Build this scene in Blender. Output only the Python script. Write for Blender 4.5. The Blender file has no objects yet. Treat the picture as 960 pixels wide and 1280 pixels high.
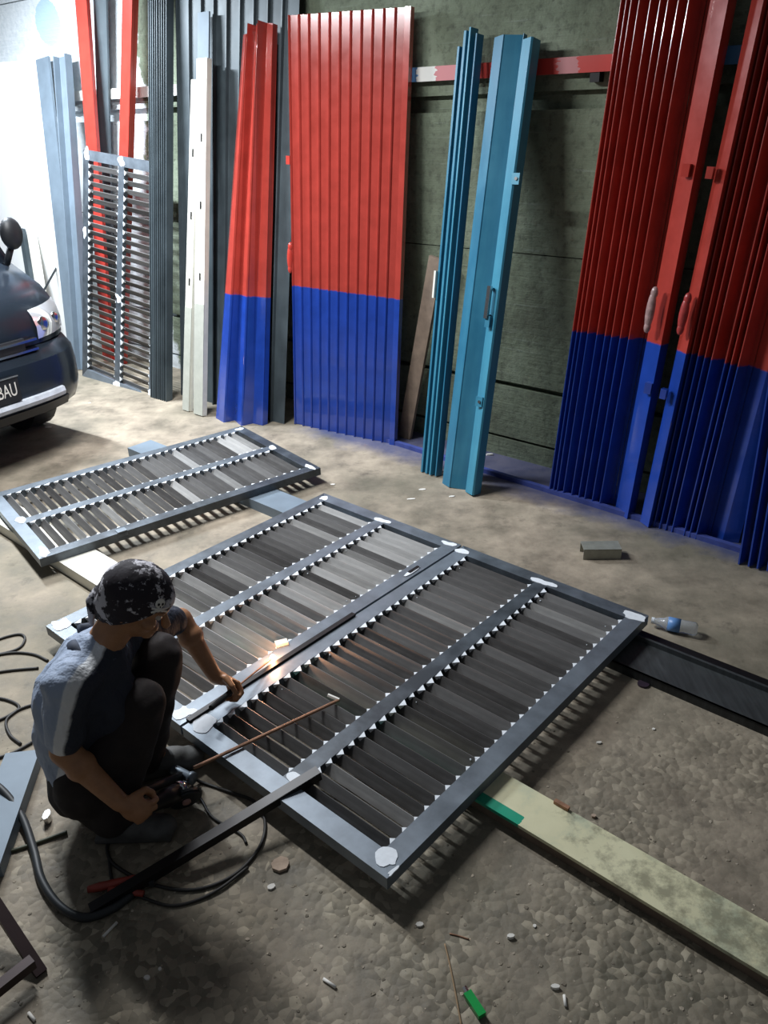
import bpy, bmesh, math, random
from mathutils import Vector, Matrix

random.seed(7)
scene = bpy.context.scene
col = scene.collection
R = math.radians

# ------------------------------------------------------------------ camera
CAM_H, FPX, PITCH, ROLL = 2.0, 989.63, 0.468317, -0.0297722
C0 = Vector((0, 0, CAM_H))
_cp, _sp, _cr, _sr = math.cos(PITCH), math.sin(PITCH), math.cos(ROLL), math.sin(ROLL)
_F, _U, _R = Vector((0, _cp, -_sp)), Vector((0, _sp, _cp)), Vector((1, 0, 0))
cam = bpy.data.cameras.new('camera')
cam.sensor_fit = 'HORIZONTAL'; cam.sensor_width = 36; cam.lens = FPX / 960 * 36
cam.clip_start = 0.05; cam.clip_end = 100
camo = bpy.data.objects.new('camera', cam); col.objects.link(camo)
_rx, _uy = _R * _cr + _U * _sr, _U * _cr - _R * _sr
camo.matrix_world = Matrix(((_rx.x, _uy.x, -_F.x, C0.x), (_rx.y, _uy.y, -_F.y, C0.y),
                            (_rx.z, _uy.z, -_F.z, C0.z), (0, 0, 0, 1)))
scene.camera = camo

# ------------------------------------------------------------------ world, lights, exposure
scene.view_settings.view_transform = 'Standard'
scene.view_settings.look = 'None'
scene.view_settings.gamma = 1
scene.view_settings.use_curve_mapping = False
scene.view_settings.exposure = 0.15
world = bpy.data.worlds.new('world'); scene.world = world; world.use_nodes = True
bg = world.node_tree.nodes['Background']
bg.inputs[0].default_value = (0.80, 0.88, 1.0, 1); bg.inputs[1].default_value = 0.085

LAMPS = [((-1.55, 3.95, 3.0), 125, (0.95, 0.97, 1.0), 40), ((-3.0, 6.0, 3.2), 260, (0.84, 0.92, 1.0), 40)]

# ------------------------------------------------------------------ pixel -> place
def rayd(u, v):
    du, dv = u - 480, v - 640
    a = _cr * du + _sr * dv; b = -_sr * du + _cr * dv
    return _F + _R * (a / FPX) - _U * (b / FPX)
def U(u, v, z=0.0):
    d = rayd(u, v); return C0 + d * ((z - CAM_H) / d.z)
WB = Vector((0.98319, 4.53725, 0)); WANG = R(-40.5)
WD = Vector((math.cos(WANG), math.sin(WANG), 0)); WN = Vector((-WD.y, WD.x, 0))
def onwall(u, v, dist=0.0):
    d = rayd(u, v); t = (WB - WN * dist - C0).dot(WN) / d.dot(WN); return C0 + d * t
def wallpt(s, dist, z): return WB + WD * s - WN * dist + Vector((0, 0, z))
def lean(base, top, topdist, baseR=None):
    B = U(*base); T = onwall(top[0], top[1], topdist)
    Z = (T - B); h = Z.length; Z.normalize()
    X = (U(*baseR) - B) if baseR else WD.copy()
    w = X.length; X = X - Z * X.dot(Z); X.normalize(); Y = Z.cross(X)
    M = Matrix(((X.x, Y.x, Z.x, B.x), (X.y, Y.y, Z.y, B.y), (X.z, Y.z, Z.z, B.z + 0.004), (0, 0, 0, 1)))
    return M, h, w
def loc(M, u, v, y=0.0):
    Mi = M.inverted(); o = Mi @ C0; d = Mi.to_3x3() @ rayd(u, v)
    t = (y - o.y) / d.y; p = o + d * t; return p.x, p.z

# ------------------------------------------------------------------ materials
def srgb(r, g, b):
    f = lambda c: (c / 255 / 12.92) if c / 255 <= 0.04045 else ((c / 255 + 0.055) / 1.055) ** 2.4
    return (f(r), f(g), f(b), 1)
class NT:
    def __init__(s, name):
        s.m = bpy.data.materials.new(name); s.m.use_nodes = True
        s.t = s.m.node_tree; s.n = s.t.nodes; s.l = s.t.links
        s.b = s.n['Principled BSDF']
    def new(s, t, **k):
        n = s.n.new(t)
        for a, v in k.items(): setattr(n, a, v)
        return n
    def link(s, a, b): s.l.new(a, b)
    def coord(s, scale=(1, 1, 1), which='Object', rot=(0, 0, 0), loc=(0, 0, 0)):
        tc = s.new('ShaderNodeTexCoord'); mp = s.new('ShaderNodeMapping')
        mp.inputs['Scale'].default_value = scale; mp.inputs['Rotation'].default_value = rot
        mp.inputs['Location'].default_value = loc
        s.link(tc.outputs[which], mp.inputs[0]); return mp.outputs[0]
    def noise(s, vec, scale, detail=4, rough=0.6):
        n = s.new('ShaderNodeTexNoise'); n.inputs['Scale'].default_value = scale
        n.inputs['Detail'].default_value = detail; n.inputs['Roughness'].default_value = rough
        s.link(vec, n.inputs['Vector']); return n.outputs['Fac']
    def voro(s, vec, scale, out='Distance', feature='F1'):
        n = s.new('ShaderNodeTexVoronoi', feature=feature); n.inputs['Scale'].default_value = scale
        s.link(vec, n.inputs['Vector']); return n.outputs[out]
    def ramp(s, fac, stops, interp='LINEAR'):
        n = s.new('ShaderNodeValToRGB'); r = n.color_ramp; r.interpolation = interp
        while len(r.elements) < len(stops): r.elements.new(0.5)
        for e, (p, c) in zip(r.elements, stops):
            e.position = p; e.color = c if hasattr(c, '__len__') else (c, c, c, 1)
        s.link(fac, n.inputs[0]); return n.outputs[0]
    def mix(s, fac, a, b, blend='MIX'):
        n = s.new('ShaderNodeMix', data_type='RGBA', blend_type=blend)
        for i, v in ((0, fac), (6, a), (7, b)):
            if isinstance(v, bpy.types.NodeSocket): s.link(v, n.inputs[i])
            else: n.inputs[i].default_value = v
        return n.outputs[2]
    def math(s, op, a, b=None, c=None, clamp=False):
        n = s.new('ShaderNodeMath', operation=op, use_clamp=clamp)
        for i, v in enumerate((a, b, c)):
            if v is None: continue
            if isinstance(v, bpy.types.NodeSocket): s.link(v, n.inputs[i])
            else: n.inputs[i].default_value = v
        return n.outputs[0]
    def bump(s, h, strength=0.3, dist=0.01):
        n = s.new('ShaderNodeBump'); n.inputs['Strength'].default_value = strength
        n.inputs['Distance'].default_value = dist
        s.link(h, n.inputs['Height']); s.link(n.outputs[0], s.b.inputs['Normal'])
    def set(s, base=None, rough=None, metal=None, **k):
        for key, v in (('Base Color', base), ('Roughness', rough), ('Metallic', metal), *k.items()):
            if v is None: continue
            if isinstance(v, bpy.types.NodeSocket): s.link(v, s.b.inputs[key])
            else: s.b.inputs[key].default_value = v
        return s.m
def plain(name, rgb, rough=0.5, metal=0.0, var=0.15, scale=20, bump=0.0, **k):
    t = NT(name); v = t.coord(); n = t.noise(v, scale)
    c = srgb(*rgb); d = tuple(x * (1 - var) for x in c[:3]) + (1,); e = tuple(min(1, x * (1 + var)) for x in c[:3]) + (1,)
    if bump: t.bump(n, bump, 0.004)
    return t.set(t.ramp(n, [(0.3, d), (0.7, e)]), rough, metal, **k)
def steel(name, dark, light, rough=0.42, metal=0.75, smear=(30, 3, 3)):
    t = NT(name); v = t.coord(smear); n = t.noise(v, 2.2, 5); v2 = t.coord(); n2 = t.noise(v2, 5, 5)
    oi = t.new('ShaderNodeObjectInfo'); rnd = oi.outputs['Random']
    f = t.math('ADD', t.math('MULTIPLY', n, 0.5), t.math('MULTIPLY', n2, 0.35))
    f = t.math('ADD', f, t.math('MULTIPLY', t.math('SUBTRACT', rnd, 0.5), 0.35))
    c = t.ramp(f, [(0.22, srgb(*dark)), (0.65, srgb(*light))])
    r = t.math('ADD', t.math('MULTIPLY', n2, 0.25), rough - 0.12)
    t.bump(n2, 0.08, 0.003)
    return t.set(c, r, metal)
def two_tone(name, top, bottom, z0, slope=0.0, rough=0.28):
    t = NT(name); tc = t.new('ShaderNodeTexCoord'); sx = t.new('ShaderNodeSeparateXYZ')
    t.link(tc.outputs['Object'], sx.inputs[0]); z = t.math('SUBTRACT', sx.outputs[2], t.math('MULTIPLY', sx.outputs[0], slope))
    mp = t.coord(); n = t.noise(mp, 9); nf = t.noise(mp, 60, 2)
    z = t.math('ADD', z, t.math('MULTIPLY', t.math('SUBTRACT', nf, 0.5), 0.012))
    m = t.math('MULTIPLY', t.math('SUBTRACT', z, z0 - 0.004), 125.0, clamp=True)
    sh = t.ramp(n, [(0.3, 0.78), (0.7, 1.0)])
    c = t.mix(m, srgb(*bottom), srgb(*top)); c = t.mix(1.0, c, sh, 'MULTIPLY')
    return t.set(c, t.math('ADD', t.math('MULTIPLY', n, 0.15), rough - 0.07), 0.0, **{'Coat Weight': 0.7, 'Coat Roughness': 0.07})

M = {}
M['steel'] = steel('black_steel', (66, 72, 78), (128, 138, 148), 0.42, 0.35, (4, 4, 4))
M['steel_dark'] = steel('mill_scale_steel', (40, 42, 43), (82, 86, 88), 0.5, 0.4)
M['slat'] = steel('slat_steel', (78, 76, 75), (132, 131, 130), 0.45, 0.3, (2, 25, 25))
M['slat_light'] = steel('slat_bare_steel', (138, 137, 135), (205, 204, 202), 0.45, 0.25, (2, 25, 25))
M['filler'] = plain('white_filler', (226, 232, 238), 0.7, 0, 0.06, 60, 0.2)
M['black_metal'] = plain('black_metal', (24, 22, 23), 0.45, 0.3)
M['charcoal'] = steel('charcoal_paint', (50, 58, 62), (92, 104, 110), 0.5, 0.2, (3, 3, 1))
M['grey_board'] = plain('grey_board', (112, 126, 138), 0.6, 0.1, 0.12, 6)
M['white_board'] = plain('white_board', (245, 246, 246), 0.5, 0, 0.03, 3)
M['cream_paint'] = plain('cream_paint', (222, 220, 208), 0.55, 0, 0.10, 8)
M['red_paint'] = plain('red_paint', (188, 62, 52), 0.3, 0, 0.12, 8)
M['red_dark'] = plain('red_bag', (168, 60, 58), 0.35, 0, 0.3, 30, 0.5)
M['plastic_wrap'] = plain('plastic_wrap', (170, 140, 138), 0.25, 0, 0.35, 40, 0.6)
M['sky_blue'] = steel('sky_blue_paint', (40, 108, 138), (68, 144, 170), 0.38, 0.05, (6, 6, 1))
M['wood'] = plain('grey_wood', (120, 104, 90), 0.8, 0, 0.25, 12, 0.3)
M['cable'] = plain('black_rubber', (38, 42, 44), 0.55)
M['cable_thin'] = plain('dark_flex', (40, 38, 36), 0.6)
M['rust'] = plain('rusty_steel', (150, 112, 88), 0.6, 0.4, 0.3, 40)
M['red_grip'] = plain('red_grip', (150, 60, 48), 0.5, 0, 0.2, 25)
M['chrome'] = plain('chrome', (200, 200, 200), 0.2, 1.0, 0.05)
M['paper'] = plain('pale_scrap', (225, 222, 214), 0.8, 0, 0.08)
M['stone'] = plain('pale_stone', (172, 152, 134), 0.9, 0, 0.2, 30, 0.4)
M['skin'] = plain('skin', (162, 116, 82), 0.5, 0, 0.12, 30, 0.1)
M['shoe'] = plain('grey_shoe', (84, 84, 82), 0.7, 0, 0.25, 30, 0.3)
M['trouser'] = plain('dark_trousers', (36, 29, 28), 0.85, 0, 0.25, 25, 0.4)
M['green_plastic'] = plain('green_plastic', (20, 150, 70), 0.3, 0, 0.1)
M['straw'] = plain('straw', (150, 125, 95), 0.8)
M['tube_white'] = plain('lamp_white', (240, 240, 240), 0.4)

def mat_floor():
    t = NT('concrete_floor'); v = t.coord()
    big = t.noise(v, 0.9, 6, 0.62); mid = t.noise(v, 4.5, 8, 0.65); fine = t.noise(v, 40, 4)
    c = t.ramp(mid, [(0.28, srgb(104, 95, 82)), (0.5, srgb(152, 140, 123)), (0.72, srgb(184, 170, 150))])
    c = t.mix(t.ramp(big, [(0.42, 0.0), (0.62, 0.65)]), c, srgb(92, 91, 76))
    # worn, pebbly screed where the skin of the concrete has gone
    sx = t.new('ShaderNodeSeparateXYZ'); t.link(v, sx.inputs[0])
    near = t.ramp(t.math('ADD', t.math('MULTIPLY', sx.outputs[1], 0.25), t.math('MULTIPLY', big, 0.5)), [(0.62, 1.0), (0.9, 0.0)])
    w = t.new('ShaderNodeMix', data_type='RGBA'); wn = t.new('ShaderNodeTexNoise'); wn.inputs['Scale'].default_value = 14
    t.link(v, wn.inputs['Vector']); w.inputs[0].default_value = 0.035
    t.link(v, w.inputs[6]); t.link(wn.outputs['Color'], w.inputs[7])
    pv = t.new('ShaderNodeTexVoronoi'); pv.inputs['Scale'].default_value = 44; t.link(w.outputs[2], pv.inputs['Vector'])
    pc = t.new('ShaderNodeSeparateColor'); t.link(pv.outputs['Color'], pc.inputs[0])
    peb = t.ramp(pc.outputs[0], [(0.0, srgb(82, 79, 65)), (0.45, srgb(108, 102, 86)), (0.82, srgb(140, 131, 112)), (1.0, srgb(178, 168, 146))])
    patch = t.math('MULTIPLY', near, t.ramp(t.noise(v, 2.3, 4), [(0.40, 0.25), (0.58, 0.95)]))
    c = t.mix(t.math('MULTIPLY', patch, 0.7), c, peb)
    c = t.mix(t.ramp(t.noise(v, 7, 6, 0.7), [(0.56, 0.0), (0.72, 0.55)]), c, srgb(62, 58, 50))
    # blue overspray along the row of gates
    wv = t.new('ShaderNodeVectorMath', operation='DOT_PRODUCT'); t.link(v, wv.inputs[0]); wv.inputs[1].default_value = WN
    ws = t.new('ShaderNodeVectorMath', operation='DOT_PRODUCT'); t.link(v, ws.inputs[0]); ws.inputs[1].default_value = WD
    d = t.math('SUBTRACT', WB.dot(WN), wv.outputs['Value']); s = t.math('SUBTRACT', ws.outputs['Value'], WB.dot(WD))
    dn = t.math('ADD', d, t.math('MULTIPLY', t.math('SUBTRACT', t.noise(v, 6, 5), 0.5), 0.28))
    band = t.math('MULTIPLY', t.ramp(dn, [(0.36, 1.0), (0.52, 0.0)]),
                  t.math('MULTIPLY', t.math('MULTIPLY', t.math('ADD', s, 1.75), 5.0, clamp=True), t.math('SUBTRACT', 6.0, s, clamp=True)))
    c = t.mix(t.math('MULTIPLY', band, 0.72), c, srgb(44, 60, 112))
    h = t.math('ADD', t.math('MULTIPLY', mid, 0.6), t.math('MULTIPLY', fine, 0.2))
    h = t.math('ADD', h, t.math('MULTIPLY', t.math('MULTIPLY', t.math('SUBTRACT', 1.0, pv.outputs['Distance']), patch), 0.8))
    t.bump(h, 0.5, 0.014)
    return t.set(c, t.ramp(mid, [(0.3, 0.62), (0.7, 0.9)]), 0)
M['floor'] = mat_floor()
def mat_wall():
    t = NT('stained_wall'); v = t.coord((1, 1, 1)); v2 = t.coord((1.2, 1.2, 26))
    a = t.noise(v, 1.6, 7, 0.65); b = t.noise(v2, 2, 5); f = t.noise(v, 22, 5, 0.7)
    c = t.ramp(a, [(0.3, srgb(78, 82, 68)), (0.5, srgb(112, 122, 102)), (0.72, srgb(146, 156, 136))])
    c = t.mix(t.ramp(b, [(0.6, 0.0), (0.72, 0.4)]), c, srgb(150, 160, 150))
    c = t.mix(t.ramp(f, [(0.3, 0.6), (0.5, 0.0)]), c, srgb(48, 48, 42))
    sx = t.new('ShaderNodeSeparateXYZ'); t.link(v, sx.inputs[0])
    # whitewashed stretch behind the parked van
    wf = t.math('ADD', sx.outputs[0], t.math('MULTIPLY', t.math('SUBTRACT', a, 0.5), 0.8))
    white = t.ramp(t.math('MULTIPLY', t.math('ADD', wf, 3.25), -0.9), [(0.33, 0.0), (0.36, 1.0)])
    cw = t.ramp(f, [(0.3, srgb(196, 204, 208)), (0.7, srgb(222, 226, 228))])
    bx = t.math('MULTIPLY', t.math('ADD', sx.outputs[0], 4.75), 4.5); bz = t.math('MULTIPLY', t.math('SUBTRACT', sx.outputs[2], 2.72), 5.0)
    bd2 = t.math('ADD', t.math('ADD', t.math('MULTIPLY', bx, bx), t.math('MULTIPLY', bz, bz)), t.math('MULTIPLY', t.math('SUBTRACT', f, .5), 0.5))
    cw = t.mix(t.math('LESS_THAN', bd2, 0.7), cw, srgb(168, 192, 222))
    c = t.mix(white, c, cw)
    t.bump(t.math('ADD', f, t.math('MULTIPLY', b, 0.7)), 0.5, 0.015)
    return t.set(c, 0.85, 0)
M['wall'] = mat_wall()

# ------------------------------------------------------------------ mesh helpers
def tag(o, label=None, cat=None, group=None, kind=None):
    if label: o['label'] = label
    if cat: o['category'] = cat
    if group: o['group'] = group
    if kind: o['kind'] = kind
    return o
def empty(name, M4=None, label=None, cat=None, group=None):
    o = bpy.data.objects.new(name, None); o.empty_display_size = 0.1; col.objects.link(o)
    if M4 is not None: o.matrix_world = M4
    return tag(o, label, cat, group)
def mobj(name, me, mat=None, parent=None, smooth=False):
    o = bpy.data.objects.new(name, me); col.objects.link(o)
    if mat and not me.materials: me.materials.append(M[mat] if isinstance(mat, str) else mat)
    if parent: o.parent = parent
    if smooth:
        for p in me.polygons: p.use_smooth = True
    return o
class MB:
    def __init__(s): s.v = []; s.f = []
    def add(s, vs, fs):
        k = len(s.v); s.v += [tuple(p) for p in vs]; s.f += [tuple(i + k for i in f) for f in fs]; return s
    def box(s, c, d, rot=None):
        h = Vector(d) / 2; vs = []
        for sx in (-1, 1):
            for sy in (-1, 1):
                for sz in (-1, 1):
                    p = Vector((sx * h.x, sy * h.y, sz * h.z))
                    if rot is not None: p = rot @ p
                    vs.append(p + Vector(c))
        return s.add(vs, [(0, 1, 3, 2), (4, 6, 7, 5), (0, 4, 5, 1), (2, 3, 7, 6), (0, 2, 6, 4), (1, 5, 7, 3)])
    def prism(s, poly, z0, z1, fn=None):
        n = len(poly); fn = fn or (lambda x, y, z: (x, y, z))
        vs = [fn(x, y, z0) for x, y in poly] + [fn(x, y, z1) for x, y in poly]
        ar = sum(poly[i][0] * poly[(i + 1) % n][1] - poly[(i + 1) % n][0] * poly[i][1] for i in range(n))
        fs = [tuple(range(n))[::-1], tuple(range(n, 2 * n))] + [(i, (i + 1) % n, n + (i + 1) % n, n + i) for i in range(n)]
        if ar < 0: fs = [f[::-1] for f in fs]
        return s.add(vs, fs)
    def sheet(s, prof, z0, z1, t=0.003):
        n = len(prof); off = []
        P2 = [Vector(p) for p in prof]
        for i in range(n):
            d1 = (P2[i] - P2[i - 1]).normalized() if i else None
            d2 = (P2[i + 1] - P2[i]).normalized() if i < n - 1 else None
            n1 = Vector((-d1.y, d1.x)) if d1 else None; n2 = Vector((-d2.y, d2.x)) if d2 else None
            nn = (n1 + n2) if (n1 and n2) else (n1 or n2)
            nn.normalize(); k = 1 / max(0.35, nn.dot(n1 or n2)); off.append(P2[i] + nn * t * k)
        for i in range(n - 1):
            s.prism([tuple(P2[i]), tuple(P2[i + 1]), tuple(off[i + 1]), tuple(off[i])], z0, z1)
        return s
    def tube(s, pts, r, k=8, cap=True):
        pts = [Vector(p) for p in pts]; n = len(pts); rs = r if hasattr(r, '__len__') else [r] * n
        vs = []; a = None
        for i in range(n):
            t = (pts[min(i + 1, n - 1)] - pts[max(i - 1, 0)]).normalized()
            if a is None:
                a = t.cross(Vector((0, 0, 1)));
                if a.length < 1e-3: a = t.cross(Vector((1, 0, 0)))
            a = (a - t * a.dot(t)).normalized(); b = t.cross(a)
            for j in range(k):
                q = 2 * math.pi * j / k; vs.append(pts[i] + (a * math.cos(q) + b * math.sin(q)) * rs[i])
        fs = [(i * k + j, i * k + (j + 1) % k, (i + 1) * k + (j + 1) % k, (i + 1) * k + j) for i in range(n - 1) for j in range(k)]
        if cap: fs += [tuple(range(k))[::-1], tuple(range((n - 1) * k, n * k))]
        return s.add(vs, fs)
    def ball(s, c, r, rot=None, nu=16, nv=10):
        r = Vector(r) if hasattr(r, '__len__') else Vector((r, r, r)); c = Vector(c); vs = []
        for i in range(1, nv):
            th = math.pi * i / nv
            for j in range(nu):
                ph = 2 * math.pi * j / nu
                p = Vector((r.x * math.sin(th) * math.cos(ph), r.y * math.sin(th) * math.sin(ph), r.z * math.cos(th)))
                vs.append(c + (rot @ p if rot is not None else p))
        tp = Vector((0, 0, r.z)); vs += [c + (rot @ tp if rot is not None else tp), c - (rot @ tp if rot is not None else tp)]
        T, Bm = len(vs) - 2, len(vs) - 1; fs = []
        for i in range(nv - 2):
            for j in range(nu):
                fs.append((i * nu + j, (i + 1) * nu + j, (i + 1) * nu + (j + 1) % nu, i * nu + (j + 1) % nu))
        for j in range(nu):
            fs.append((T, j, (j + 1) % nu)); k = (nv - 2) * nu; fs.append((Bm, k + (j + 1) % nu, k + j))
        return s.add(vs, fs)
    def cone(s, a, b, ra, rb, k=14):
        a, b = Vector(a), Vector(b); s.ball(a, ra, None, 14, 8); s.ball(b, rb, None, 14, 8)
        return s.tube([a, b], [ra, rb], k)
    def mesh(s, name):
        me = bpy.data.meshes.new(name); me.from_pydata(s.v, [], s.f); me.update(); return me
    def obj(s, name, mat, parent=None, smooth=False): return mobj(name, s.mesh(name), mat, parent, smooth)
    def remesh(s, name, voxel, smooth=4):
        me = s.mesh(name + '_raw'); o = bpy.data.objects.new(name + '_raw', me); col.objects.link(o)
        m = o.modifiers.new('r', 'REMESH'); m.mode = 'VOXEL'; m.voxel_size = voxel
        if smooth:
            m2 = o.modifiers.new('s', 'SMOOTH'); m2.factor = 0.5; m2.iterations = smooth
        dg = bpy.context.evaluated_depsgraph_get(); r = bpy.data.meshes.new_from_object(o.evaluated_get(dg))
        bpy.data.objects.remove(o); bpy.data.meshes.remove(me); r.name = name
        for p in r.polygons: p.use_smooth = True
        return r
def curve_pts(ctrl, n=8):
    P = [Vector(p) for p in ctrl]; P = [P[0] * 2 - P[1]] + P + [P[-1] * 2 - P[-2]]; out = []
    for i in range(1, len(P) - 2):
        for k in range(n):
            t = k / n; a, b, c, d = P[i - 1], P[i], P[i + 1], P[i + 2]
            out.append(0.5 * ((2 * b) + (c - a) * t + (2 * a - 5 * b + 4 * c - d) * t * t + (3 * b - a - 3 * c + d) * t ** 3))
    out.append(P[-2]); return out
def beam(name, a, b, wdt, hgt, mat, parent=None, up=Vector((0, 0, 1))):
    a, b = Vector(a), Vector(b); d = b - a; L = d.length; d.normalize(); s = d.cross(up).normalized(); u = s.cross(d)
    rot = Matrix((s, d, u)).transposed()
    return MB().box((a + b) / 2, (wdt, L, hgt), rot).obj(name, mat, parent)

# ================================================================== THE SETTING
fl = MB().add([(-9, -2.5, 0), (7, -2.5, 0), (7, 13, 0), (-9, 13, 0)], [(0, 1, 2, 3)]).obj('floor', 'floor')
tag(fl, 'worn beige and grey concrete workshop floor with blue overspray', kind='structure')
MW = Matrix(((WD.x, WN.x, 0, WB.x), (WD.y, WN.y, 0, WB.y), (0, 0, 1, 0), (0, 0, 0, 1)))
wall = empty('wall_back', MW); tag(wall, 'stained grey-green wall of wide horizontal boards', kind='structure')
# horizontal boards with open dark joints, recessed backing behind
MB().box((-1.0, 0.09, 1.9), (16, 0.08, 4.2)).obj('backing', 'wall', wall)
joints = [(-0.05, 0.118), (0.136, 0.462), (0.494, 1.255), (1.261, 1.985), (2.07, 2.9), (2.908, 4.0)]
for z0, z1 in joints:
    MB().box((-1.0, 0.025, (z0 + z1) / 2), (16, 0.05, z1 - z0)).obj('wall_board', 'wall', wall)

# steel leaning rail fixed along the wall, daubed with old paint
def mat_rail():
    t = NT('daubed_rail'); v = t.coord((1, 1, 1)); sx = t.new('ShaderNodeSeparateXYZ'); t.link(v, sx.inputs[0])
    n = t.noise(t.coord((1, 6, 6)), 9, 4)
    x = t.math('ADD', t.math('MULTIPLY', t.math('ADD', sx.outputs[0], 1.4), 1 / 2.8), t.math('MULTIPLY', t.math('SUBTRACT', n, 0.5), 0.04))
    RED, WH, BL, PK = srgb(200, 62, 54), srgb(222, 222, 216), srgb(88, 140, 190), srgb(196, 130, 132)
    c = t.ramp(x, [(0.0, WH), (0.12, RED), (0.15, BL), (0.175, WH), (0.22, PK), (0.29, RED), (0.49, PK), (0.53, RED), (0.77, BL), (0.81, RED)], 'CONSTANT')
    return t.set(c, 0.3, 0.0)
M['rail'] = mat_rail()
rail = empty('wall_rail', MW, 'red steel angle rail daubed with white and blue paint along the wall', 'rail')
MB().box((-1.2, -0.052, 2.178), (9.0, 0.006, 0.07)).obj('rail_face', 'rail', rail)
MB().box((-1.2, -0.026, 2.212), (9.0, 0.052, 0.006)).obj('rail_top', 'rail', rail)
for x in (-4.6, -2.9, -1.1, 0.18, 1.5): MB().box((x, -0.024, 2.15), (0.05, 0.05, 0.1)).obj('bracket', 'black_metal', rail)

# low steel threshold strip on the floor in front of the wall
a, b = U(470, 548), U(700, 619.5)
th_ = beam('floor_track', a + Vector((0, 0, .012)), b + (b - a) * 1.6 + Vector((0, 0, .012)), 0.03, 0.03, plain('blue_dusted_steel', (58, 72, 140), 0.7, 0, 0.3, 9))
tag(th_, 'low blue-dusted steel track lying on the floor before the wall', 'track')

# ================================================================== LAMPS (hanging tubes above the frame)
for i, (p, watt, colr, spread) in enumerate(LAMPS):
    lt = empty('tube_lamp', Matrix.Translation(p) @ Matrix.Rotation(WANG, 4, 'Z'),
               ('fluorescent tube lamp hanging above the finished gate leaf', 'fluorescent tube lamp hanging above the parked van')[i], 'lamp')
    MB().box((0, 0, 0.05), (1.3, 0.09, 0.05)).obj('housing', 'tube_white', lt)
    MB().tube([(-0.6, 0, 0.01), (0.6, 0, 0.01)], 0.014, 10).obj('tube', 'tube_white', lt, True)
    for x in (-0.5, 0.5): MB().tube([(x, 0, 0.07), (x, 0, 0.95)], 0.004, 6).obj('hanger', 'black_metal', lt)
    ln_ = ('tube_light_workshop_offscreen', 'tube_light_van_side_offscreen')[i]
    L = bpy.data.lights.new(ln_, 'AREA'); L.shape = 'RECTANGLE'; L.size = 1.2; L.size_y = 0.10
    L.energy = watt; L.color = colr
    lo = bpy.data.objects.new(ln_, L); col.objects.link(lo); lo.parent = lt; lo.location = (0, 0, -0.02)

# ================================================================== GATE LEAVES ON THE FLOOR
GZ, GT = 0.105, 0.045; GK = (2.0 - GZ) / (2.0 - 0.145)
GTH = -0.734964; GO = Vector((-0.7149, 2.0928, 0)) * GK; E1 = Vector((math.cos(GTH), math.sin(GTH), 0)); E2 = Vector((-E1.y, E1.x, 0))
GW, GL = 0.9346 * GK, 1.6156 * GK
def gpt(a, b, z=0.0): return GO + E1 * a + E2 * b + Vector((0, 0, z))
def rag(cx, cy, rx, ry, n=11, seed=0):
    rr = random.Random(seed); out = []; ks = [rr.uniform(0.35, 1.25) for _ in range(n)]
    for i in range(n):
        q = 2 * math.pi * i / n; k = (ks[i] * 2 + ks[i - 1] + ks[(i + 1) % n]) / 4; out.append((cx + rx * k * math.cos(q), cy + ry * k * math.sin(q)))
    return out
SLAT = None
def slat_mesh(length, wdt=0.042, t=0.005, tilt=R(61)):
    m = MB(); rot = Matrix.Rotation(tilt, 3, 'X'); m.box((0, 0, 0), (length, wdt, t), rot); return m.mesh('slat')
def louvre_leaf(name, M4, w, L, label, group, light=(0.1, 0.1), nsl=28, seed=1, ob=0.07, mb=0.062, farend=0.02, tilt=R(61), swd=0.042, bead=1.0, mats=('slat', 'slat_light')):
    rr = random.Random(seed)
    root = empty(name, M4, label, 'gate leaf', group)
    z0, z1 = -GT, 0.0
    bars = [[(0, 0), (w, 0), (w - ob, ob), (ob, ob)], [(w, 0), (w, L), (w - ob, L - ob), (w - ob, ob)],
            [(w, L), (0, L), (ob, L - ob), (w - ob, L - ob)], [(0, L), (0, 0), (ob, ob), (ob, L - ob)]]
    for q in bars: MB().prism(q, z0, z1).obj('frame_bar', 'steel', root)
    MB().prism([(w / 2 - mb / 2, ob), (w / 2 + mb / 2, ob), (w / 2 + mb / 2, L - ob), (w / 2 - mb / 2, L - ob)], z0 + 0.008, z1).obj('middle_bar', 'steel', root)
    cw = w / 2 - mb / 2 - ob; me = {}
    for k in ('slat', 'slat_light'):
        me[k] = slat_mesh(cw + 0.004, swd, 0.005, tilt); me[k].materials.append(M[dict(slat=mats[0], slat_light=mats[1])[k]]);
    span = L - 2 * ob - 0.02 - farend; beads = MB()
    for c in (0, 1):
        xc = ob + cw / 2 if c == 0 else w / 2 + mb / 2 + cw / 2
        for i in range(nsl):
            y = ob + 0.028 + (span - 0.035) * i / (nsl - 1)
            k = 'slat_light' if rr.random() < (light[c](i / nsl) if callable(light[c]) else light[c]) else 'slat'
            o = mobj('slat', me[k], None, root); o.location = (xc, y, -0.021); o.rotation_euler = (rr.uniform(-.06, .06), 0, 0)
            for sgn in (-1, 1):
                xe = xc + sgn * (cw / 2 - 0.004)
                kb = bead * (rr.uniform(1.0, 1.5) if sgn < 0 else rr.uniform(.55, .95)); xe += sgn * .004
                beads.add([(xe, y + .010 - .016 * kb, -.003), (xe, y + .010 + .012 * kb, .0008), (xe - sgn * .017 * kb, y + .011, -.001), (xe - sgn * .006 * kb, y + .001, -.018 - .010 * kb)],
                          [(0, 1, 2), (0, 2, 3), (1, 3, 2), (0, 3, 1)])
                if rr.random() < 0.35: beads.ball((xe - sgn * rr.uniform(.01, .04), y + rr.uniform(0, .012), -0.012), rr.uniform(.002, .004), None, 6, 4)
    tag(beads.obj('weld_beads', 'filler', root), kind='stuff')
    return root
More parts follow.
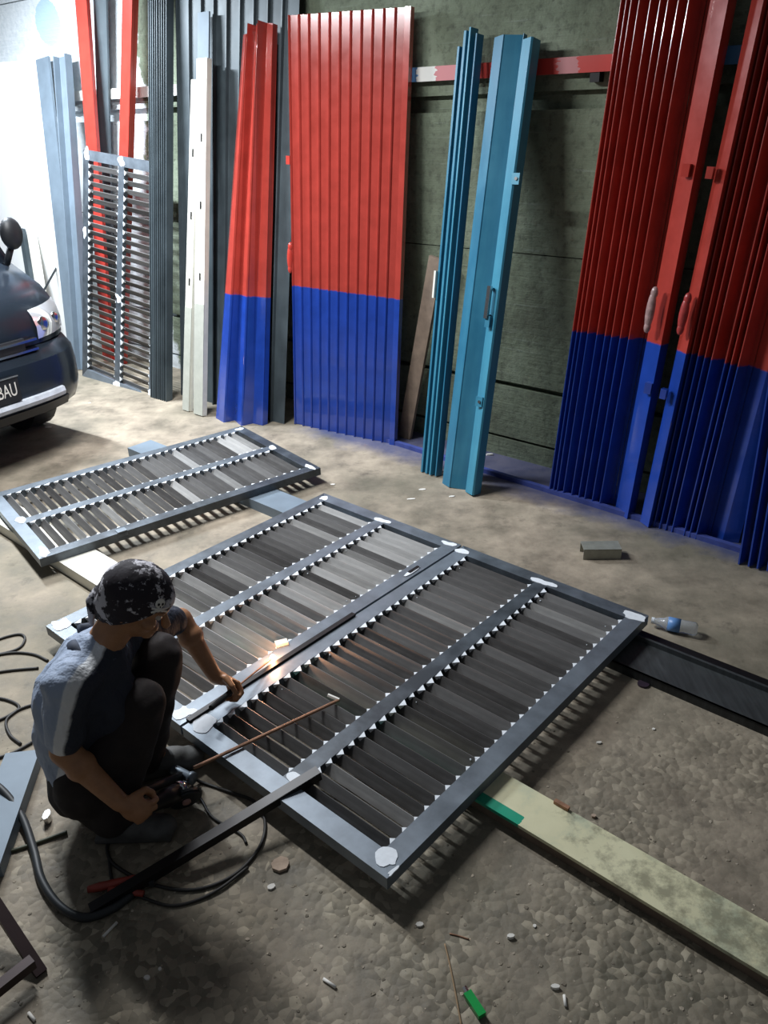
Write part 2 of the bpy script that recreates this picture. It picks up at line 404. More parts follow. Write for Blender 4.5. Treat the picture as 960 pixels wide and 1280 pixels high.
def patches(root, lst):
    for i, (x, y, rx, ry) in enumerate(lst):
        MB().prism(rag(x, y, rx * .9, ry * .9, 19, int(x * 977 + y * 131) + i), -0.002, 0.0022).obj('filler_patch', 'filler', root)
def gmat(org, d1, z): 
    d2 = Vector((-d1.y, d1.x, 0)); return Matrix(((d1.x, d2.x, 0, org.x), (d1.y, d2.y, 0, org.y), (0, 0, 1, z), (0, 0, 0, 1)))
gA = louvre_leaf('gate_leaf', gmat(gpt(0.006, 0), E1, GZ), GW - 0.006, GL, 'dark louvred steel gate leaf with a thin rod lying across it', 'louvred gate leaves on the floor', (0.03, lambda f: 1.0 if 0.88 < f < .91 else 0.03), 28, 3)
patches(gA, [(GW - 0.045, 0.05, .045, .045), (0.05, 0.06, .06, .05), (0.03, GL - 0.05, .05, .03), (GW / 2, GL - 0.05, .075, .03), (GW - 0.05, GL - 0.045, .075, .03), (GW / 2, 0.085, .04, .03), (GW - .01, 0.03, .01, .03)])
gB = louvre_leaf('gate_leaf', gmat(gpt(-GW, 0), E1, GZ), GW - 0.006, GL, 'louvred steel gate leaf with pale slats being welded', 'louvred gate leaves on the floor', (0.2, 0.75), 28, 5)
patches(gB, [(GW - 0.05, 0.05, .05, .05), (0.04, 0.05, .06, .045), (0.045, GL - 0.045, .035, .035), (GW / 2, GL - 0.05, .06, .03), (GW - 0.06, GL - 0.03, .06, .025), (GW / 2, 0.07, .05, .04)])
# lock slot at the seam
bolt = MB(); bolt.prism(rag(0, 0, .07, .018, 12, 4), 0, 0.004); 
lk = bolt.obj('lock_plate', 'filler', gB); lk.location = (GW - 0.035, GL - 0.33, 0); lk.rotation_euler = (0, 0, R(90))
lk2 = MB().box((0, 0, 0.004), (.07, .014, .006)).obj('lock_slot', 'black_metal', lk)
T3 = -0.913684; D3 = Vector((math.cos(T3), math.sin(T3), 0)); D3b = Vector((-D3.y, D3.x, 0)); O3 = Vector((-0.93577, 5.00557, 0)) * GK - D3b * GL
gC = louvre_leaf('gate_leaf', gmat(O3, D3, GZ), GW, GL, 'finished louvred steel gate leaf lying between the van and the long pair', 'louvred gate leaves on the floor', (0.12, 0.18), 28, 9, 0.066, 0.062)
patches(gC, [(0.045, GL - 0.04, .035, .035), (GW / 2, GL - 0.05, .05, .03), (GW - 0.05, GL - 0.04, .06, .03), (GW / 2 - .02, 0.05, .05, .035), (GW - .06, 0.04, .07, .03)])
for y in (0.42,): MB().box((GW - 0.02, y, -0.01), (.04, .05, .03)).obj('hinge', 'steel', gC)
MB().box((-0.012, GL * 0.30, -0.02), (.02, .62, .02)).obj('edge_flat', 'rust', gC)

# timbers and beams that carry them
SZ = GZ - GT
def plank(name, a0, a1, b0, b1, mat, label, cat, z1=SZ, z0=0.0, b0b=None, b1b=None):
    b0b = b0 if b0b is None else b0b; b1b = b1 if b1b is None else b1b
    q = [gpt(a0, b0), gpt(a1, b0b), gpt(a1, b1b), gpt(a0, b1)]
    m = MB().prism([(p.x, p.y) for p in q], z0, z1); return tag(m.obj(name, mat), label, cat)
def mat_greenboard():
    t = NT('cream_green_board'); v = t.coord(); n = t.noise(v, 5, 6, .65)
    d = t.new('ShaderNodeVectorMath', operation='DOT_PRODUCT'); t.link(v, d.inputs[0]); d.inputs[1].default_value = E1
    d2 = t.new('ShaderNodeVectorMath', operation='DOT_PRODUCT'); t.link(v, d2.inputs[0]); d2.inputs[1].default_value = E2
    a = t.math('SUBTRACT', d.outputs['Value'], GO.dot(E1)); b = t.math('SUBTRACT', d2.outputs['Value'], GO.dot(E2))
    c = t.ramp(n, [(0.3, srgb(176, 186, 164)), (0.5, srgb(214, 210, 174)), (0.7, srgb(222, 218, 182))])
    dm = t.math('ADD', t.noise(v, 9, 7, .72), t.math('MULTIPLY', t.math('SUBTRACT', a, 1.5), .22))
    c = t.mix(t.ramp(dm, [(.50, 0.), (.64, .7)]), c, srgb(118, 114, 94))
    g = t.math('MULTIPLY', t.math('LESS_THAN', b, 0.462), t.math('LESS_THAN', t.math('ADD', a, t.math('MULTIPLY', n, .12)), 1.17))
    c = t.mix(g, c, srgb(20, 150, 118))
    return t.set(c, t.ramp(n, [(.3, .3), (.7, .7)]), 0)
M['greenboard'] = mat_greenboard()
gb = empty('painted_board', None, 'cream and green painted board propping the dark gate leaf', 'board')
def gslab(name, a0, a1, b0, b1, z0, z1, mat, par):
    p = [gpt(a0, b0), gpt(a1, b0), gpt(a1, b1), gpt(a0, b1)]; return MB().prism([(k.x, k.y) for k in p], z0, z1).obj(name, mat, par)
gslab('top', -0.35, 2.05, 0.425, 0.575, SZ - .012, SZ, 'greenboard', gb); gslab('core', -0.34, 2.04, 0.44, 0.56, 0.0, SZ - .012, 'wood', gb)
clip = tag(MB().box((0, 0, 0), (.05, .014, .012), Matrix.Rotation(GTH, 3, 'Z')).obj('metal_clip', 'rust'), 'small rusty clip lying on the painted board', 'clip')
clip.location = U(702, 1008, SZ) + Vector((0, 0, .006))
plank('cream_plank', -2.35, -0.40, 0.345, 0.525, 'cream_paint', 'cream painted plank under the finished gate leaf', 'plank')
plank('grey_plank', -2.55, -0.5, 1.40, 1.58, 'grey_board', 'flat grey plank bridging the two sets of gate leaves', 'plank')
chn = empty('steel_channel', None, 'black steel channel beam propping the far end of the dark gate leaf', 'beam')
q = [(-0.45, 1.36), (2.3, 1.36), (2.3, 1.57), (-0.45, 1.57)]
def gprism(b0, b1, z0, z1, name, mat, par, a0=-0.45, a1=2.3):
    p = [gpt(a0, b0), gpt(a1, b0), gpt(a1, b1), gpt(a0, b1)]; return MB().prism([(k.x, k.y) for k in p], z0, z1).obj(name, mat, par)
gprism(1.36, 1.55, SZ - 0.03, SZ - 0.022, 'web', 'steel_dark', chn); gprism(1.36, 1.37, 0.0, SZ - 0.022, 'flange', 'steel_dark', chn); gprism(1.55, 1.562, 0.0, SZ, 'flange', 'steel_dark', chn)
gprism(1.60, 1.64, 0.0, SZ - 0.03, 'side_strip', 'black_metal', chn, 0.7, 2.3)

# ================================================================== LEANING GATES AND BOARDS
def folded(name, M4, leaves, mat, label, cat, h, extra=None, group=None, lift=None):
    root = empty(name, M4, label, cat, group)
    for i, (prof, t) in enumerate(leaves): 
        hh = h + (lift(i) if lift else 0)
        MB().sheet(prof, 0.0, hh, t).obj('leaf', mat, root)
    return root
# --- wide red over blue gate
Mx, h, w = lean((368, 530), (360, 20), 0.20, (488, 555))
zL = loc(Mx, 366, 357)[1]; xr, zr = loc(Mx, 497, 374)
M['redblue_wide'] = two_tone('red_over_blue_wide', (180, 66, 56), (32, 68, 162), zL, (zr - zL) / xr, 0.2)
n = 11; p = w / n; lv = []
for i in range(n):
    x0 = i * p
    lv.append(([(x0, .02), (x0 + .001, -.004), (x0 + .007, -.010), (x0 + .013, -.004), (x0 + .016, .004), (x0 + p, .013)], .003))
wg = folded('folding_gate', Mx, lv, 'redblue_wide', 'wide red over blue folding gate leaning flat against the wall', 'folding gate', h)
MB().sheet([(w - .002, -.012), (w + .035, -.010), (w + .035, .03)], 0, h, .003).obj('end_stile', 'redblue_wide', wg)
def handle_lump(parent, x, z, hh, mat, y=-.03):
    m = MB(); m.ball((x, y, z), (.022, .02, hh / 2), None, 12, 10); m.ball((x + .004, y, z + hh * .42), (.018, .016, .03)); m.ball((x, y, z - hh * .40), (.017, .016, .03))
    return m.obj('handle', mat, parent, True)
hx, hz = loc(Mx, 358, 322); handle_lump(wg, -.010, hz, .17, 'red_paint', -.004); hx, hz = loc(Mx, 358, 200); MB().box((-.008, .0, hz), (.03, .03, .05)).obj('latch', 'red_paint', wg)
# --- narrow red over blue gate
Mx, h, w = lean((268, 526), (305, 36), 0.25, (332, 538))
zL = loc(Mx, 275, 366)[1]; xr, zr = loc(Mx, 328, 373)
M['redblue_narrow'] = two_tone('red_over_blue_narrow', (180, 66, 56), (32, 68, 162), zL, (zr - zL) / xr, 0.22)
k = w / 0.33
lv = [([(0, .09), (.02 * k, .05), (.10 * k, .0), (.108 * k, .006)], .003), ([(.108 * k, .006), (.132 * k, .07), (.215 * k, .0), (.222 * k, .004)], .003), ([(.222 * k, .004), (.25 * k, .075), (.315 * k, .07), (.325 * k, .11)], .003)]
folded('folding_gate', Mx, lv, 'redblue_narrow', 'narrow glossy red over bright blue folding gate standing in three folds', 'folding gate', h, lift=lambda i: (-.03, 0.03, 0.05)[i])
for o in col.objects:
    if o.parent and o.parent.get('label', '').startswith('narrow glossy'):
        for vv in o.data.vertices:
            f = 1 - 0.50 * vv.co.z / h; vv.co.x = vv.co.x * f - w * .12
# --- sky-blue pair
Mx, h, w = lean((525, 590), (572, 46), 0.12, (549, 600))
lv = [([(.0, .05), (.006, .0), (.02, .0), (.026, .05)], .0025), ([(.034, .055), (.04, .004), (.056, .004), (.064, .055)], .0025), ([(.075, .05), (.082, -.002), (.092, -.002), (.098, .05)], .0025), ([(.115, .06), (.12, .01), (.128, .01), (.131, .06)], .0025)]
bn = folded('folding_gate', Mx, lv, 'sky_blue', 'sky-blue folding gate closed up into a slim stack of fins', 'folding gate', h, lift=lambda i: (-.05, 0.02, .03, 0)[i])
hx, hz = loc(Mx, 541, 355); MB().box((-.003, -.006, hz), (.014, .02, .15)).obj('pull_bar', 'cream_paint', bn)
Mx, h, w = lean((549, 606), (614, 46), 0.14, (593, 621))
k = w
prof = [(-.02, .06), (0, .03), (.29 * k, 0.0)]
bc = folded('folding_gate', Mx, [(prof, .003), ([(.29 * k, 0.0), (.305 * k, .006), (.65 * k, .045), (.685 * k, .05), (.69 * k, .02)], .003), ([(.70 * k, .03), (.715 * k, .012), (.97 * k, -.016), (1.0 * k, -.008), (1.0 * k, .06)], .003)], 'sky_blue', 'sky-blue folding gate opened to one broad fold with a pull handle', 'folding gate', h, lift=lambda i: (0, 0, -.03)[i])
for (u, v) in ((648, 224), (602, 502)):
    hx, hz = loc(Mx, u, v); lt = MB().box((hx - .005, -.014, hz), (.045, .012, .055)).obj('latch', 'sky_blue', bc); MB().tube([(hx, -.018, hz), (hx, -.026, hz)], .009, 10).obj('latch_pin', 'chrome', lt)
hx, hz = loc(Mx, 614, 378); pb = MB().box((hx, -.03, hz), (.022, .02, .17)).obj('pull_handle', 'chrome', bc)
for s in (-1, 1): MB().box((hx, -.012, hz + s * .07), (.018, .03, .014)).obj('standoff', 'sky_blue', pb)
hx, hz = loc(Mx, 612, 402); MB().box((hx + .004, -.02, hz), (.03, .02, .06)).obj('lock_case', 'sky_blue', bc)
# --- right-hand pair and a third gate, all red over dark blue
def fin_gate(base, top, xs, stile, mat, label, h_add=0.0, group=None, dep=.085, lipw=.007):
    Mx, h, w = lean(base, top, 0.15)
    lv = []
    for i, x in enumerate(xs):
        nx = xs[i + 1] if i + 1 < len(xs) else x + .05
        lv.append(([(x, dep * .9), (x, .004), (x + .001, .0012), (x + .0035, 0), (x + .006, .0012), (x + .007, .004), (x + lipw + (nx - x - lipw) * .5, dep), (nx - .001, dep * .92)], .002))
    g = folded('folding_gate', Mx, lv, mat, label, 'folding gate', h + h_add)
    return g, Mx, h + h_add
MxT, hT, _ = lean((687, 617), (778, 0), 0.15)
def xs_at(Mx, us, v): return [loc(Mx, u, v)[0] for u in us]
z_a = loc(MxT, 716, 414)[1]; xb, z_b = loc(MxT, 812, 428)
M['redblue_dark'] = two_tone('red_over_navy', (180, 66, 56), (32, 68, 162), z_a, (z_b - z_a) / xb, 0.2)
xs1 = xs_at(MxT, [660 + c / 3.2 for c in (175, 193, 210, 237, 275, 308, 335, 370, 405)], 340 + 240 / 3.2)
x_st0, x_st1 = [loc(MxT, u, 480, -.02)[0] for u in (797, 818)]
g1, MxT, hT = fin_gate((687, 617), (778, 0), xs1, None, 'redblue_dark', 'red over dark blue fin-folded gate with a wrapped handle beside the sky-blue gate', 0.08)
MB().sheet([(xs1[-1] + .05, .085), (x_st0 - .03, .08), (x_st0 - .012, .025), (x_st1, -.035), (x_st1 + .006, .05)], 0, hT, .003).obj('end_stile', 'redblue_dark', g1)
hx, hz = loc(MxT, 813, 388, -.05); handle_lump(g1, hx, hz, .2, 'plastic_wrap', -.05)
for (u, v) in ((858, 213), (811, 485)):
    hx, hz = loc(MxT, u, v, -.03); MB().box((hx, -.03, hz), (.035, .03, .055)).obj('latch', 'redblue_dark' if v > 300 else 'red_paint', g1)
Mx2, h2, _ = lean((800, 654), (940, 0), 0.15)
za = loc(Mx2, 848, 438)[1]; xb, zb = loc(Mx2, 910, 455)
M['redblue_dark2'] = two_tone('red_over_navy_stile', (180, 66, 56), (32, 68, 162), za, (zb - za) / xb, 0.2)
xs2 = xs_at(Mx2, [660 + c / 3.2 for c in (648, 676, 704, 733, 790, 815, 845)], 340 + 345 / 3.2)
s0, s1 = [loc(Mx2, u, 480, -.02)[0] for u in (834, 850)]
g2, Mx2, h2 = fin_gate((800, 654), (940, 0), xs2, None, 'redblue_dark2', 'red over dark blue fin-folded gate with a red bagged handle', 0.08)
MB().sheet([(s0 - .012, .06), (s0, .012), (s1, -.028), (s1 + .012, .06), (xs2[0] - .002, .08)], 0, h2, .003).obj('end_stile', 'redblue_dark2', g2)
xe = xs2[-1]
MB().sheet([(xe + .05, .085), (xe + .12, .06), (xe + .19, .09)], 0, h2, .003).obj('back_leaf', 'redblue_dark2', g2)
hx, hz = loc(Mx2, 854, 393, -.05); handle_lump(g2, hx, hz, .17, 'red_dark', -.045)
for (u, v) in ((888, 216), (830, 492)):
    hx, hz = loc(Mx2, u, v, -.03); MB().box((hx, -.03, hz), (.03, .03, .05)).obj('latch', 'redblue_dark2', g2)
Mx3, h3, _ = lean((922, 706), (985, 330), 0.30)
xs3 = [0.0, .045, .085, .13, .18, .22, .27]
za3 = loc(Mx3, 960, 480)[1]
M['redblue_dark3'] = two_tone('red_over_navy_corner', (180, 66, 56), (32, 68, 162), za3, 0, 0.3)
g3 = folded('folding_gate', Mx3, [([(x, .08), (x, 0), (x + .007, 0), (x + .025, .085), (x + .042, .08)], .002) for x in xs3], 'redblue_dark3', 'red over dark blue folding gate with no handle beyond the bagged one', 'folding gate', 2.5)
# --- wood plank behind the slim blue stack
pk_a, pk_b = U(506, 547), onwall(546, 322, .12)
pk = beam('wood_plank', pk_a, pk_b, .10, .025, 'wood', None, WN); tag(pk, 'weathered wooden plank leaning behind the slim sky-blue stack', 'plank')

# --- charcoal gates and boards
Mx, h, w = lean((188, 497), (185, 0), 0.16, (224, 507))
lv = [([(x, .06), (x, 0), (x + .006, 0), (x + .010, .06)], .002) for x in (0, .022, .044, .068, .09, .118, .14, .165, .19)]
folded('folding_gate', Mx, lv, 'charcoal', 'charcoal folding gate shut into tight fins beside the standing louvred leaf', 'folding gate', h + .05)
Mx, h, w = lean((226, 494), (219, 0), 0.09)
w = 1.17; n = 9; p = w / n
lv = [([(i * p, .03), (i * p + .004, 0), (i * p + .014, 0), (i * p + .018, .02), ((i + 1) * p, .028)], .002) for i in range(n)]
folded('folding_gate', Mx, lv, 'charcoal', 'charcoal folding gate spread wide behind the white battens', 'folding gate', h + .06)
Mx, h, w = lean((246, 512), (249, 17), 0.14)
tag(MB().box((.05, .0, h / 2), (.115, .012, h)).obj('grey_flat_bar', 'grey_board'), 'tall flat grey bar leaning behind the white battens', 'bar').matrix_world = Mx
for (b, t, ww, lab) in (((231, 512), (242, 101), .075, 'shorter white batten with a knotted wire, leaning on the charcoal gate'), ((245, 517), (249, 75), .105, 'taller white batten leaning on the charcoal gate')):
    Mx, h, w = lean(b, t, 0.24)
    bt = empty('white_batten', Mx, lab, 'batten', None)
    MB().box((ww / 2, 0, h / 2), (ww, .04, h)).obj('face', 'cream_paint', bt)
    MB().box((ww / 2, -.0205, h * .17), (ww + .002, .003, h * .34)).obj('grey_primer', plain('grey_primer', (172, 174, 164), .6, 0, .08), bt)
    for z in (.42, .62, .8): MB().box((ww * .55, -.022, h * z), (.012, .004, .05)).obj('slot', 'black_metal', bt)
# --- louvred leaf standing upright
Mx, h, w = lean((103, 470), (104, 187), 0.33, (185, 493))
Ms = Mx @ Matrix.Rotation(R(90), 4, 'X')      # leaf x stays, leaf y goes up, leaf top faces the room
gS = louvre_leaf('gate_leaf', Ms, 1.0, h, 'louvred steel gate leaf standing upright against red bars', 'louvred gate leaf standing', (0.0, 0.0), 27, 21, 0.075, 0.07, 0.02, R(34), 0.044, 1.2)
patches(gS, [(0.05, h - .03, .05, .06), (.5, h - .04, .05, .05), (.5, h * .42, .05, .04), (.5, .06, .06, .04), (.95, .07, .03, .07), (.03, h * .66, .03, .06)])
# --- red bars behind it
for i, (b, t, ww, lab) in enumerate((((128, 450), (93, 0), .15, 'red bar leaning left behind the standing louvred leaf'), ((143, 452), (152, 0), .15, 'grooved red bar leaning right behind the standing louvred leaf'))):
    Mx, h, w = lean(b, t, 0.16)
    rb = empty('red_bar', Mx, lab, 'bar', None)
    MB().box((ww / 2, .02, (h + .06) / 2), (ww, .03, h + .06)).obj('face', 'red_paint', rb)
    if i: MB().box((ww * .62, .003, (h + .06) / 2), (.012, .012, h + .06)).obj('groove', 'red_paint', rb); MB().box((ww * .9, -.004, (h + .06) / 2), (.03, .03, h + .06)).obj('rib', 'red_paint', rb)
Mx, h, w = lean((133, 440), (120, 0), 0.075)
tag(MB().box((.06, .0, (h + .05) / 2), (.16, .015, h + .05)).obj('charcoal_board', 'charcoal'), 'dark board between the two red bars', 'board').matrix_world = Mx
# --- grey and white boards behind the van
Mx, h, w = lean((88, 452), (46, 76), 0.06)
tag(MB().box((.10, .0, h / 2), (.20, .02, h)).obj('grey_board', 'grey_board'), 'plain grey board leaning next to the white sheet', 'board').matrix_world = Mx
Mx, h, w = lean((101, 462), (74, 73), 0.08)
gch = empty('grey_channel', Mx, 'grey steel channel leaning between the grey board and the louvred leaf', 'channel')
MB().box((.09, 0, h / 2), (.18, .012, h)).obj('web', 'grey_board', gch); MB().box((.006, -.03, h / 2), (.012, .05, h)).obj('flange', 'grey_board', gch); MB().box((.174, -.03, h / 2), (.012, .05, h)).obj('flange', 'grey_board', gch)
Mx, h, w = lean((84, 440), (43, 76), 0.07)
tag(MB().box((-.62, .02, h / 2), (1.25, .02, h)).obj('white_sheet', 'white_board'), 'bright white sheet leaning against the wall behind the van', 'sheet').matrix_world = Mx
for (b, t, ww, mat, lab) in (((52, 452), (26, 290), .06, 'charcoal', 'short dark offcut leaning on the white sheet'), ((62, 452), (35, 285), .10, 'cream_paint', 'short cream timber offcut leaning on the white sheet')):
    Mx, h, w = lean(b, t, 0.20); tag(MB().box((ww / 2, 0, h / 2), (ww, .04, h)).obj('timber_offcut', mat), lab, 'offcut').matrix_world = Mx
tag(MB().tube([onwall(52, 368, .5), onwall(75, 327, .12)], .010, 6).obj('wire_stick', 'cable'), 'thin dark stick propped on the white sheet', 'stick')
#SECTION2
# ================================================================== THE PARKED VAN
CA = R(56); CLX = Vector((math.cos(CA), math.sin(CA), 0)); CFW = Vector((CLX.y, -CLX.x, 0)); CK = Vector((-2.02, 5.29, 0))
MC = Matrix(((CLX.x, -CFW.x, 0, CK.x), (CLX.y, -CFW.y, 0, CK.y), (0, 0, 1, 0), (0, 0, 0, 1)))   # x to the van's left flank, y rearward
M['car'] = plain('dark_grey_car_paint', (44, 52, 62), 0.22, 0.5, 0.06, 3)
M['car_black'] = plain('black_plastic', (28, 30, 34), 0.5)
M['glass'] = NT('tinted_glass').set((0.02, 0.025, 0.03, 1), 0.06, 0.0)
M['lamp_glass'] = NT('lamp_glass').set((0.85, 0.86, 0.88, 1), 0.08, 0.6)
van = empty('van', MC, 'dark grey van with its front corner towards the gate leaves', 'van')
HW = 0.80
def vround(x, amt=0.16): 
    q = abs((x + HW) / HW); return amt * q ** 4 + 0.05 * q ** 12
def vloft(name, prof, mat, x0=-2 * HW, x1=0.0, n=18, amt=0.16, smooth=True, parent=None, inset=0.0):
    vs = []; fs = []; m = len(prof)
    for i in range(n + 1):
        x = x0 + (x1 - x0) * i / n; xx = -HW + (x + HW) * (1 - inset)
        for y, z in prof: vs.append((xx, y + vround(x, amt), z))
    for i in range(n):
        for j in range(m - 1): fs.append((i * m + j, (i + 1) * m + j, (i + 1) * m + j + 1, i * m + j + 1))
    fs += [tuple(range(m)), tuple(range(n * m, n * m + m))[::-1]]
    o = MB().add(vs, fs).obj(name, mat, parent or van, True); o.data.set_sharp_from_angle(angle=R(38)); return o
RE = 3.4
vloft('lower_body', [(RE, .28), (0.14, .27), (.0, .28), (-.09, .33), (-.12, .38), (-.14, .44), (-.145, .56), (-.13, .66), (-.05, .72), (0.0, .74), (RE, .74)], 'car')
vloft('nose', [(RE, .73), (-.03, .735), (-.04, .80), (-.02, .90), (0.03, .97), (0.10, 1.03), (0.42, 1.17), (RE, 1.17)], 'car', amt=0.14)
vloft('windshield', [(0.43, 1.165), (0.92, 1.78), (1.0, 1.78), (0.5, 1.165)], 'glass', amt=0.10, inset=0.08)
vloft('roof', [(0.95, 1.77), (1.1, 1.86), (2.2, 1.9), (RE, 1.86), (RE, 1.76)], 'car', amt=0.1, inset=0.08)
vloft('cabin', [(0.58, 1.16), (1.02, 1.775), (RE, 1.775), (RE, 1.16)], 'car_black', amt=0.10, inset=0.05)
for sx in (-1, 1):
    x = -HW + sx * HW * .90; MB().tube([(x, .50, 1.16), (x * .995, 1.04, 1.79)], .035, 8).obj('pillar', 'car', van, True)
    mx = -HW + sx * (HW + .03)
    mi = MB(); mi.ball((mx - sx * .12, .34, 1.36), (.075, .05, .10), None, 16, 10); mi.tube([(mx - sx * .13, .36, 1.28), (mx - sx * .15, .42, 1.17)], .022, 8)
    mi.obj('side_mirror', 'car_black', van, True)
    xs = [-HW + sx * (HW - .30 + .30 * t) for t in (0, .25, .5, .75, .95)]
    vs = []; fs = []
    for x in xs:
        t = abs((x + HW) / HW); yy = vround(x, .14)
        for z, y in ((.765 + .03 * (t - .6), -.047), (.84, -.055), (.90 + .05 * (t - .6), -.03), (.94 + .06 * (t - .6), .005)): vs.append((x, y + yy, z))
    for i in range(4):
        for j in range(3): fs.append((i * 4 + j, i * 4 + 4 + j, i * 4 + 5 + j, i * 4 + 1 + j))
    h_ = MB().add(vs, fs).obj('headlamp', 'lamp_glass', van, True)
    for t, z, r in ((.70, .85, .045), (.86, .86, .035)):
        x = -HW + sx * HW * t; MB().ball((x, -.05 + vround(x, .14), z), (r, .012, r), None, 14, 8).obj('reflector', 'chrome', h_, True)
    wx = -HW + sx * (HW - .12)
    wheel = MB().tube([(wx - .09, .62, .29), (wx + .09, .62, .29)], .29, 24).obj('wheel', 'car_black', van)
    wheel2 = MB().tube([(wx - .09, 2.9, .29), (wx + .09, 2.9, .29)], .29, 24).obj('wheel', 'car_black', van)
    MB().tube([(wx + sx * .092, .62, .29), (wx + sx * .10, .62, .29)], .17, 16).obj('hub_cap', 'chrome', wheel)
vloft('grille', [(0, .70), (-.06, .70), (-.065, .80), (0, .80)], 'car_black', -2 * HW + .42, -.42, 10, .14)
for z in (.715, .775): vloft('grille_trim', [(-.05, z), (-.085, z), (-.085, z + .014), (-.05, z + .014)], 'chrome', -2 * HW + .34, -.34, 10, .14)
vloft('bumper_strip', [(-.12, .405), (-.165, .41), (-.175, .435), (-.165, .46), (-.13, .465)], plain('pale_bumper_strip', (190, 196, 204), .5), -2 * HW + .26, -.26, 14)
vloft('lower_grille', [(-.06, .31), (-.098, .32), (-.128, .38), (-.1, .39)], 'car_black', -2 * HW + .2, -.2, 12)
PLX, PLY, PLZ = -.82, -.162, .545
pl = MB().box((PLX, PLY, PLZ), (.46, .012, .15)).obj('number_plate', 'car_black', van)
MB().box((PLX, PLY - .004, PLZ + .079), (.47, .012, .008)).obj('plate_rim', 'chrome', pl)
fc = bpy.data.curves.new('plate_text', 'FONT'); fc.body = 'BAU'; fc.size = 0.115; fc.extrude = 0.0008; fc.align_x = 'RIGHT'; fc.align_y = 'CENTER'
fo = bpy.data.objects.new('plate_text_raw', fc); col.objects.link(fo)
fme = bpy.data.meshes.new_from_object(fo.evaluated_get(bpy.context.evaluated_depsgraph_get())); bpy.data.objects.remove(fo)
for v in fme.vertices: v.co = Vector((PLX + .212 + v.co.x * .60, PLY - .0075 - v.co.z, PLZ + v.co.y))
fme.materials.clear(); mobj('plate_lettering', fme, 'paper', pl)

# ================================================================== THE WELDER
FWD = Vector((0.97, -0.20, 0)).normalized()
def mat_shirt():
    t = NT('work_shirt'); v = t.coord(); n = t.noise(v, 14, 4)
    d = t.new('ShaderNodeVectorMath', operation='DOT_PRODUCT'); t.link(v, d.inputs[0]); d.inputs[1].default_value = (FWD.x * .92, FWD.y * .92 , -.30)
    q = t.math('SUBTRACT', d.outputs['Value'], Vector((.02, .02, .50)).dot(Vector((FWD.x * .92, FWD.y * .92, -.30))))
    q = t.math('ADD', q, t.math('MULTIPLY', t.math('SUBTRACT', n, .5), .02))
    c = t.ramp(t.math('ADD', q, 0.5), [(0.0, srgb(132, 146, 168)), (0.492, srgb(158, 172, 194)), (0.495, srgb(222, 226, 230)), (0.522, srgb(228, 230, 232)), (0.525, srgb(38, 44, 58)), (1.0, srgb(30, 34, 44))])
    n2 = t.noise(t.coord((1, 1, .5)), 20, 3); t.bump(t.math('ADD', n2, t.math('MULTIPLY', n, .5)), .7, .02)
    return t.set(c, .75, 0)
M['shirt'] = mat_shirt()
def mat_bandana():
    t = NT('skull_print_cloth'); v = t.coord(); n = t.noise(v, 34, 5, .7); n2 = t.noise(v, 16, 3)
    m = t.ramp(t.math('ADD', t.math('MULTIPLY', n, .6), t.math('MULTIPLY', n2, .5)), [(.56, 0.), (.60, 1.)])
    c = t.mix(m, srgb(34, 28, 36), srgb(196, 194, 200)); t.bump(n2, .5, .01)
    return t.set(c, .8, 0)
M['bandana'] = mat_bandana()
V = Vector
J = dict(pel=V((-.955, 1.86, .20)), lum=V((-.975, 1.865, .34)), chest=V((-.915, 1.895, .48)), uch=V((-.875, 1.91, .56)), neck=V((-.845, 1.915, .61)), head=V((-.728, 1.945, .765)),
         shR=V((-.905, 1.775, .585)), elR=U(80, 938, .375), wrR=U(150, 1003, .215), shL=V((-.83, 2.06, .565)), elL=V((-.725, 2.315, .43)), wrL=V((-.615, 2.245, .235)),
         hpR=V((-.93, 1.79, .19)), hpL=V((-.92, 1.95, .19)), knR=V((-.765, 1.90, .41)), knL=V((-.74, 2.07, .455)), anR=V((-.865, 1.765, .085)), anL=V((-.83, 2.02, .085)), toR=V((-.76, 1.765, .03)), toL=V((-.72, 2.055, .03)))
hf = V((.84, -.02, -.54)).normalized(); hs = V((0, 0, 1)).cross(hf).normalized(); hu = hf.cross(hs).normalized()
HR = Matrix((hf, hs, hu)).transposed()
def hp(f, s, u): return J['head'] + hf * f + hs * s + hu * u
def hand(mb, wrist, d, n, curl=(50, 60, 40), ts=1, spread=.021, k=1.0):
    d = d.normalized(); n = (n - d * n.dot(d)).normalized(); s = d.cross(n) * ts
    rot = Matrix((d, s, n)).transposed()
    mb.ball(wrist + d * .048 * k, (.05 * k, .04 * k, .017 * k), rot, 16, 10); mb.cone(wrist, wrist + d * .03, .026, .024)
    for i, ln in enumerate((.92, 1.0, .95, .76)):
        p = wrist + d * (.085 - .006 * abs(i - 1)) * k + s * (i - 1.5) * spread; ang = 0; sp = (i - 1.5) * .06
        for j, (L_, r0, r1) in enumerate(((.042, .0098, .009), (.027, .009, .0082), (.022, .0082, .0072))):
            ang += R(curl[j]); q = p + (d * math.cos(ang) + n * math.sin(ang) + s * sp).normalized() * L_ * ln * k
            mb.cone(p, q, r0, r1, 10); p = q
    p = wrist + d * .028 - s * .03; q = p + (d * .55 - s * .55 + n * .6).normalized() * .042; mb.cone(p, q, .014, .011, 10)
    r = q + (d * .8 + n * .55 + s * .25).normalized() * .032; mb.cone(q, r, .0105, .009, 10)
bd = MB()
